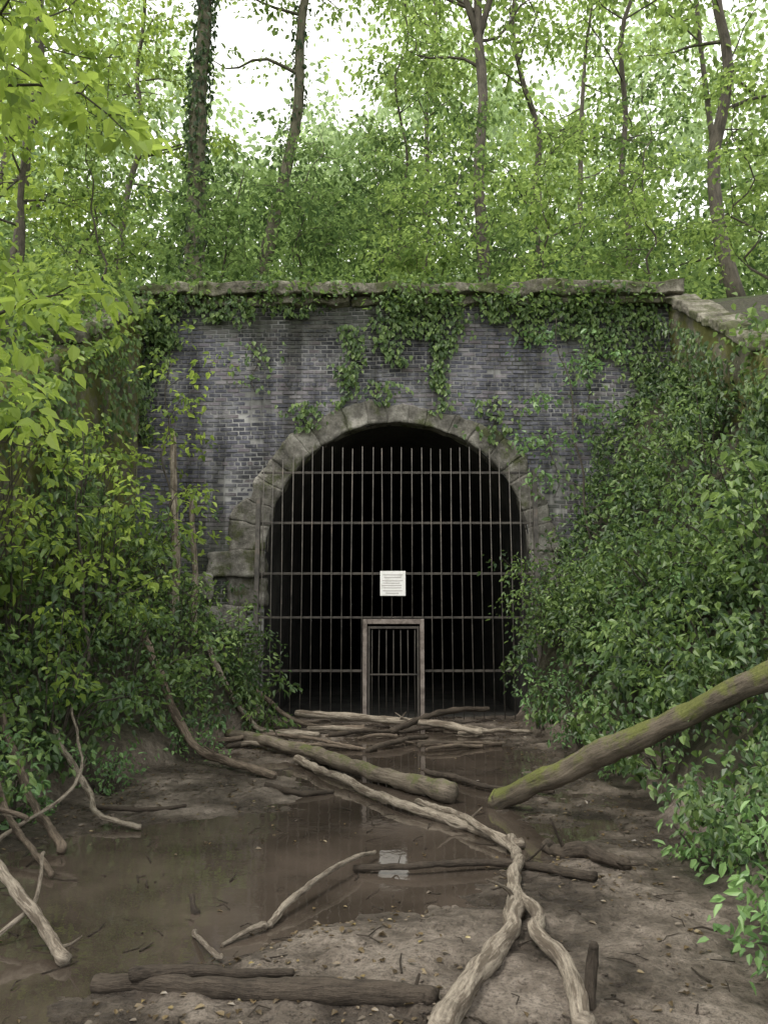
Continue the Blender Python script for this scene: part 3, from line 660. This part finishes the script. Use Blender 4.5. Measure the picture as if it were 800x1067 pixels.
# ------------------------------------------------------------------ logs and branches
def log(name,pts,r0,r1,mat,seg=16,wob=.02,stubs=0,ground=True,extra=(),nr=70):
    P=[]
    for p in pts:
        x,y=p[0],p[1]; z=p[2] if len(p)>2 else 0
        P.append((x,y,max(gz(x,y),0.0)+z))
    q=spline(P,nr); q[1:-1]+=np.stack([fbm(q[1:-1]*2.2+k*11,4) for k in range(3)],1)*wob*[1,1,.5]*2.6
    rad=np.linspace(r0,r1,nr)*(1+.2*fbm(q*6,3)); g=Geo(); g.tube(q,rad,seg,.16)
    for k in range(stubs):
        i=rng.integers(8,nr-8); d=rng.normal(0,1,3); d[2]=abs(d[2])*.8; d/=np.linalg.norm(d); ln=rng.uniform(.08,.3)
        g.tube(spline([q[i],q[i]+d*ln*.5+rng.normal(0,.02,3),q[i]+d*ln+[0,0,.03]],6),np.linspace(rad[i]*.4,rad[i]*.12,6),6,.1)
    for (ep,a,b) in extra:
        EP=[(x,y,max(gz(x,y),0)+z) for (x,y,z) in ep]; s=spline(EP,40); s[1:-1]+=np.stack([fbm(s[1:-1]*2.5+k*11,3) for k in range(3)],1)*wob*1.5
        g.tube(s,np.linspace(a,b,40),seg,.16)
    return g.obj(name,mat)
def log_abs(name,P,r0,r1,mat,wob=.03,n=110,seg=24):
    q=spline(P,n); q[1:-1]+=np.stack([fbm(q[1:-1]*1.2+k*11,3) for k in range(3)],1)*wob
    g=Geo(); g.tube(q,np.linspace(r0,r1,n)*(1+.12*fbm(q*3,3)),seg,.14); return g.obj(name,mat)
log_abs('mossy_fallen_trunk',[(.95,7.35,.06),(1.6,6.75,.46),(2.65,5.62,1.25),(4.3,4.0,2.45)],.095,.085,M_log_moss,.045)
log('fallen_log',[(-2.1,11.2,.10),(-1.0,9.8,.10),(-.1,8.4,.10),(.62,7.45,.09)],.065,.09,M_log_half,stubs=2)
log('fallen_branch',[(-1.0,9.4,.08),(-.45,8.3,.06),(.15,7.2,.06),(.6,6.6,.04),(1.0,6.0,.04)],.042,.036,M_log_pale,stubs=2)
log('fallen_branch',[(.3,7.3,.05),(.62,6.6,.09),(.85,6.0,.07),(.93,5.6,.03)],.028,.025,M_log_pale)
log('forked_branch',[(.93,6.1,.05),(.86,5.4,.05),(.74,4.7,.05),(.62,4.2,.05),(.42,3.75,.05),(.2,3.2,.05)],.032,.054,M_log_pale,wob=.03,stubs=1,
    extra=[([(.74,4.72,.05),(.80,4.3,.06),(.72,4.0,.05),(.80,3.7,.04),(.78,3.3,.03)],.030,.043)])
log('fallen_log',[(-1.25,3.78,.03),(-.7,3.66,.035),(-.1,3.55,.03),(.2,3.5,.01)],.042,.05,M_log_dark,stubs=1,wob=.035,extra=[([(-1.1,3.72,.06),(-.75,3.75,.05),(-.4,3.72,.02)],.03,.015)])
log('fallen_branch',[(-.6,4.5,.02),(-.48,4.85,.07),(-.25,5.35,.10),(-.06,5.75,.05)],.022,.013,M_log_pale,extra=[([(-.62,4.45,.02),(-.8,4.25,.0)],.018,.01)])
log('fallen_branch',[(-.2,5.45,.03),(.3,5.4,.06),(.8,5.5,.04),(1.25,4.98,.03)],.018,.03,M_log_dark,stubs=2)
log('fallen_log',[(1.15,5.95,.04),(1.35,5.5,.04),(1.5,5.3,.03)],.055,.04,M_log_dark,wob=.05,stubs=2)
log('fallen_branch',[(-3.1,10.2,.75),(-2.3,9.6,.28),(-1.7,9.1,.08),(-1.12,8.4,.04)],.055,.04,M_log_brown,stubs=3)
log('fallen_branch',[(-2.7,12.1,.25),(-1.9,11.9,.15),(-.9,11.3,.06)],.045,.035,M_log_pale)
log('fallen_branch',[(-1.4,13.1,.15),(0,12.8,.12),(.8,12.2,.12),(1.4,11.7,.06)],.06,.05,M_log_pale,stubs=2)
log('fallen_branch',[(-2.2,12.6,.15),(-1.2,12.1,.12),(-.3,12.3,.08)],.035,.03,M_log_brown)
log('fallen_branch',[(-2.2,10.6,.1),(-1.4,11.0,.12),(-.2,10.4,.03)],.03,.02,M_log_brown)
log('fallen_branch',[(.1,11.9,.05),(.9,12.9,.2),(1.7,13.2,.2)],.05,.04,M_log_dark)
log('fallen_branch',[(-.2,10.3,.03),(.2,10.8,.08),(.6,11.4,.05)],.035,.03,M_log_dark)
log('fallen_branch',[(-1.15,8.0,.02),(-.8,7.75,.04),(-.5,7.9,.02)],.03,.02,M_log_dark)
log('fallen_branch',[(.45,8.9,.03),(.75,8.4,.05),(1.0,8.0,.04),(1.6,7.8,.04)],.03,.02,M_log_dark)
log('fallen_branch',[(-2.75,4.95,.75),(-2.15,4.6,.33),(-1.75,4.3,.1),(-1.5,4.02,.03)],.026,.032,M_log_pale,stubs=1)
log('fallen_branch',[(-1.98,4.25,.03),(-1.85,4.45,.15),(-1.95,4.8,.3)],.012,.010,M_log_pale)
log('fallen_branch',[(-3.3,6.7,.3),(-2.75,6.1,.18),(-2.1,5.3,.03)],.03,.018,M_log_brown)
log('fallen_branch',[(-3.4,7.3,.3),(-2.85,6.6,.25),(-2.25,5.85,.03)],.035,.03,M_log_brown)
log('fallen_branch',[(-3.2,7.9,.2),(-2.6,7.2,.15),(-2.3,6.7,.06),(-1.9,6.5,.03)],.03,.02,M_log_pale,stubs=2)
log('fallen_branch',[(-3.0,4.9,.9),(-2.8,5.4,.55),(-2.4,5.6,.3)],.02,.018,M_log_brown)
log('fallen_branch',[(-2.5,7.1,.02),(-2.1,7.0,.04),(-1.7,7.1,.02)],.02,.015,M_log_dark)
log('fallen_branch',[(-2.75,5.8,.05),(-2.45,6.6,.35),(-2.9,7.6,.8)],.016,.01,M_log_pale,stubs=2)
for _ in range(20):
    y=rng.uniform(10.3,13.3); x=rng.uniform(-1.7,1.9); a=rng.uniform(-.7,.7); l=rng.uniform(.4,1.2)
    log('fallen_branch',[(x-l*math.cos(a)/2,min(13.4,y-l*math.sin(a)/2),.03),(x,y,.07),(x+l*math.cos(a)/2,min(13.4,y+l*math.sin(a)/2),.03)],rng.uniform(.015,.04),rng.uniform(.01,.03),[M_log_dark,M_log_brown,M_log_pale][rng.integers(3)],seg=8,wob=.03,nr=24)
log('broken_stick',[(-1.03,4.72,.0),(-1.08,4.78,.07)],.02,.016,M_log_dark,nr=12)
log('broken_stick',[(-.98,4.4,.02),(-.87,4.15,.05),(-.78,4.08,.02)],.012,.015,M_log_pale,nr=20)
log('broken_stick',[(.83,3.5,-.05),(.85,3.52,.12),(.86,3.5,.22)],.024,.02,M_log_dark,nr=20)
log_abs('dead_tree_trunk',[(-3.12,12.0,.8),(-3.15,11.95,3.0),(-3.25,12.0,4.5)],.07,.045,M_log_pale,.05)
log_abs('dead_tree_trunk',[(-2.82,12.1,.8),(-2.88,12.1,2.4),(-2.95,12.1,3.5)],.05,.035,M_log_pale,.05)
g=Geo()
for _ in range(420):
    y=3.0+rng.uniform(0,1)**1.2*10; x=rng.uniform(float(xl(y)),float(xr(y))); a=rng.uniform(0,np.pi); l=rng.uniform(.03,.2)
    z=max(float(GH(x,y)),0)+.004; p=np.array([x,y,z]); d=np.array([math.cos(a),math.sin(a),0])*l
    g.tube(np.array([p-d*.5,p+[0,0,.006]+rng.normal(0,.01,3),p+d*.5+[0,0,rng.uniform(0,.015)]]),np.array([1,.9,.6])*rng.uniform(.0015,.006),5,0,False)
g.obj('twig_litter',M_log_dark)
n=7000; y=2.8+rng.uniform(0,1,n)**1.3*10.5; x=xl(y)+(xr(y)-xl(y))*rng.uniform(0,1,n)
cl=fbm(np.stack([x,y,0*x],1)*1.3+71,3)+rng.normal(0,.15,n)>.02; x,y=x[cl],y[cl]; n=len(x)
z=np.maximum(GH(x,y),0)+.008; keep=(z>.0085)|(rng.random(n)<.12); x,y,z=x[keep],y[keep],z[keep]; n=len(x)
leaf_mesh('leaf_litter',np.stack([x,y,z],1),np.stack([rng.normal(0,1,n),rng.normal(0,1,n),rng.normal(0,.12,n)],1),np.stack([rng.normal(0,.25,n),rng.normal(0,.25,n),np.ones(n)],1),rng.uniform(.012,.05,n),rng.beta(1.0,3.4,n),M_litter)
maps=[]
for _ in range(1500):
    y=2.9+rng.uniform(0,1)**1.4*9; x=rng.uniform(float(xl(y)),float(xr(y))); s=rng.uniform(.005,.026)*rng.uniform(.4,1)
    z=float(GH(x,y)); 
    if z<-.01: continue
    maps.append((x,y,z,s))
bm=bmesh.new(); bmesh.ops.create_icosphere(bm,subdivisions=2,radius=1); SV=np.array([v.co[:] for v in bm.verts]); SF=np.array([[v.index for v in f.verts] for f in bm.faces]); bm.free()
V=[];F=[]
for k,(x,y,z,s) in enumerate(maps):
    p=SV*(1+.5*fbm(SV*1.3+k*5,2))[:,None]*[s*rng.uniform(.8,1.6),s,s*.6]; V.append(p+[x,y,z]); F.append(SF+len(SV)*k)
mk_mesh('mud_clods',np.concatenate(V),[np.concatenate(F)],M_mud,None,True)
print('LEAVES',NL[0])
# ------------------------------------------------------------------ light
EL,AZ=R(62),R(-130)
w=bpy.data.worlds.new('World'); scene.world=w; w.use_nodes=True; nt=w.node_tree
sky=nt.nodes.new('ShaderNodeTexSky'); sky.sky_type='NISHITA'; sky.sun_disc=False; sky.sun_elevation=EL; sky.sun_rotation=AZ; sky.dust_density=4; sky.air_density=1
cloud=mixc(nt,.75,sky.outputs[0],(16.5,16.3,15.3))
bg=nt.nodes['Background']; nt.links.new(cloud,bg.inputs[0]); bg.inputs[1].default_value=.15
sd=Vector((math.sin(AZ)*math.cos(EL),math.cos(AZ)*math.cos(EL),math.sin(EL)))
sl=bpy.data.lights.new('sun','SUN'); sl.energy=2.4; sl.angle=R(12); sl.color=(1,.96,.87)
so=bpy.data.objects.new('sun',sl); so.rotation_euler=sd.to_track_quat('Z','Y').to_euler(); scene.collection.objects.link(so)
# ------------------------------------------------------------------ camera
cd=bpy.data.cameras.new('camera'); cd.sensor_fit='VERTICAL'; cd.sensor_height=24; cd.lens=18.67; cd.clip_end=1000; cd.clip_start=.05
co=bpy.data.objects.new('camera',cd); co.location=(0,0,1.6); co.rotation_euler=(R(98),0,0); scene.collection.objects.link(co); scene.camera=co
scene.view_settings.view_transform='Standard'; scene.view_settings.look='None'; scene.view_settings.exposure=0
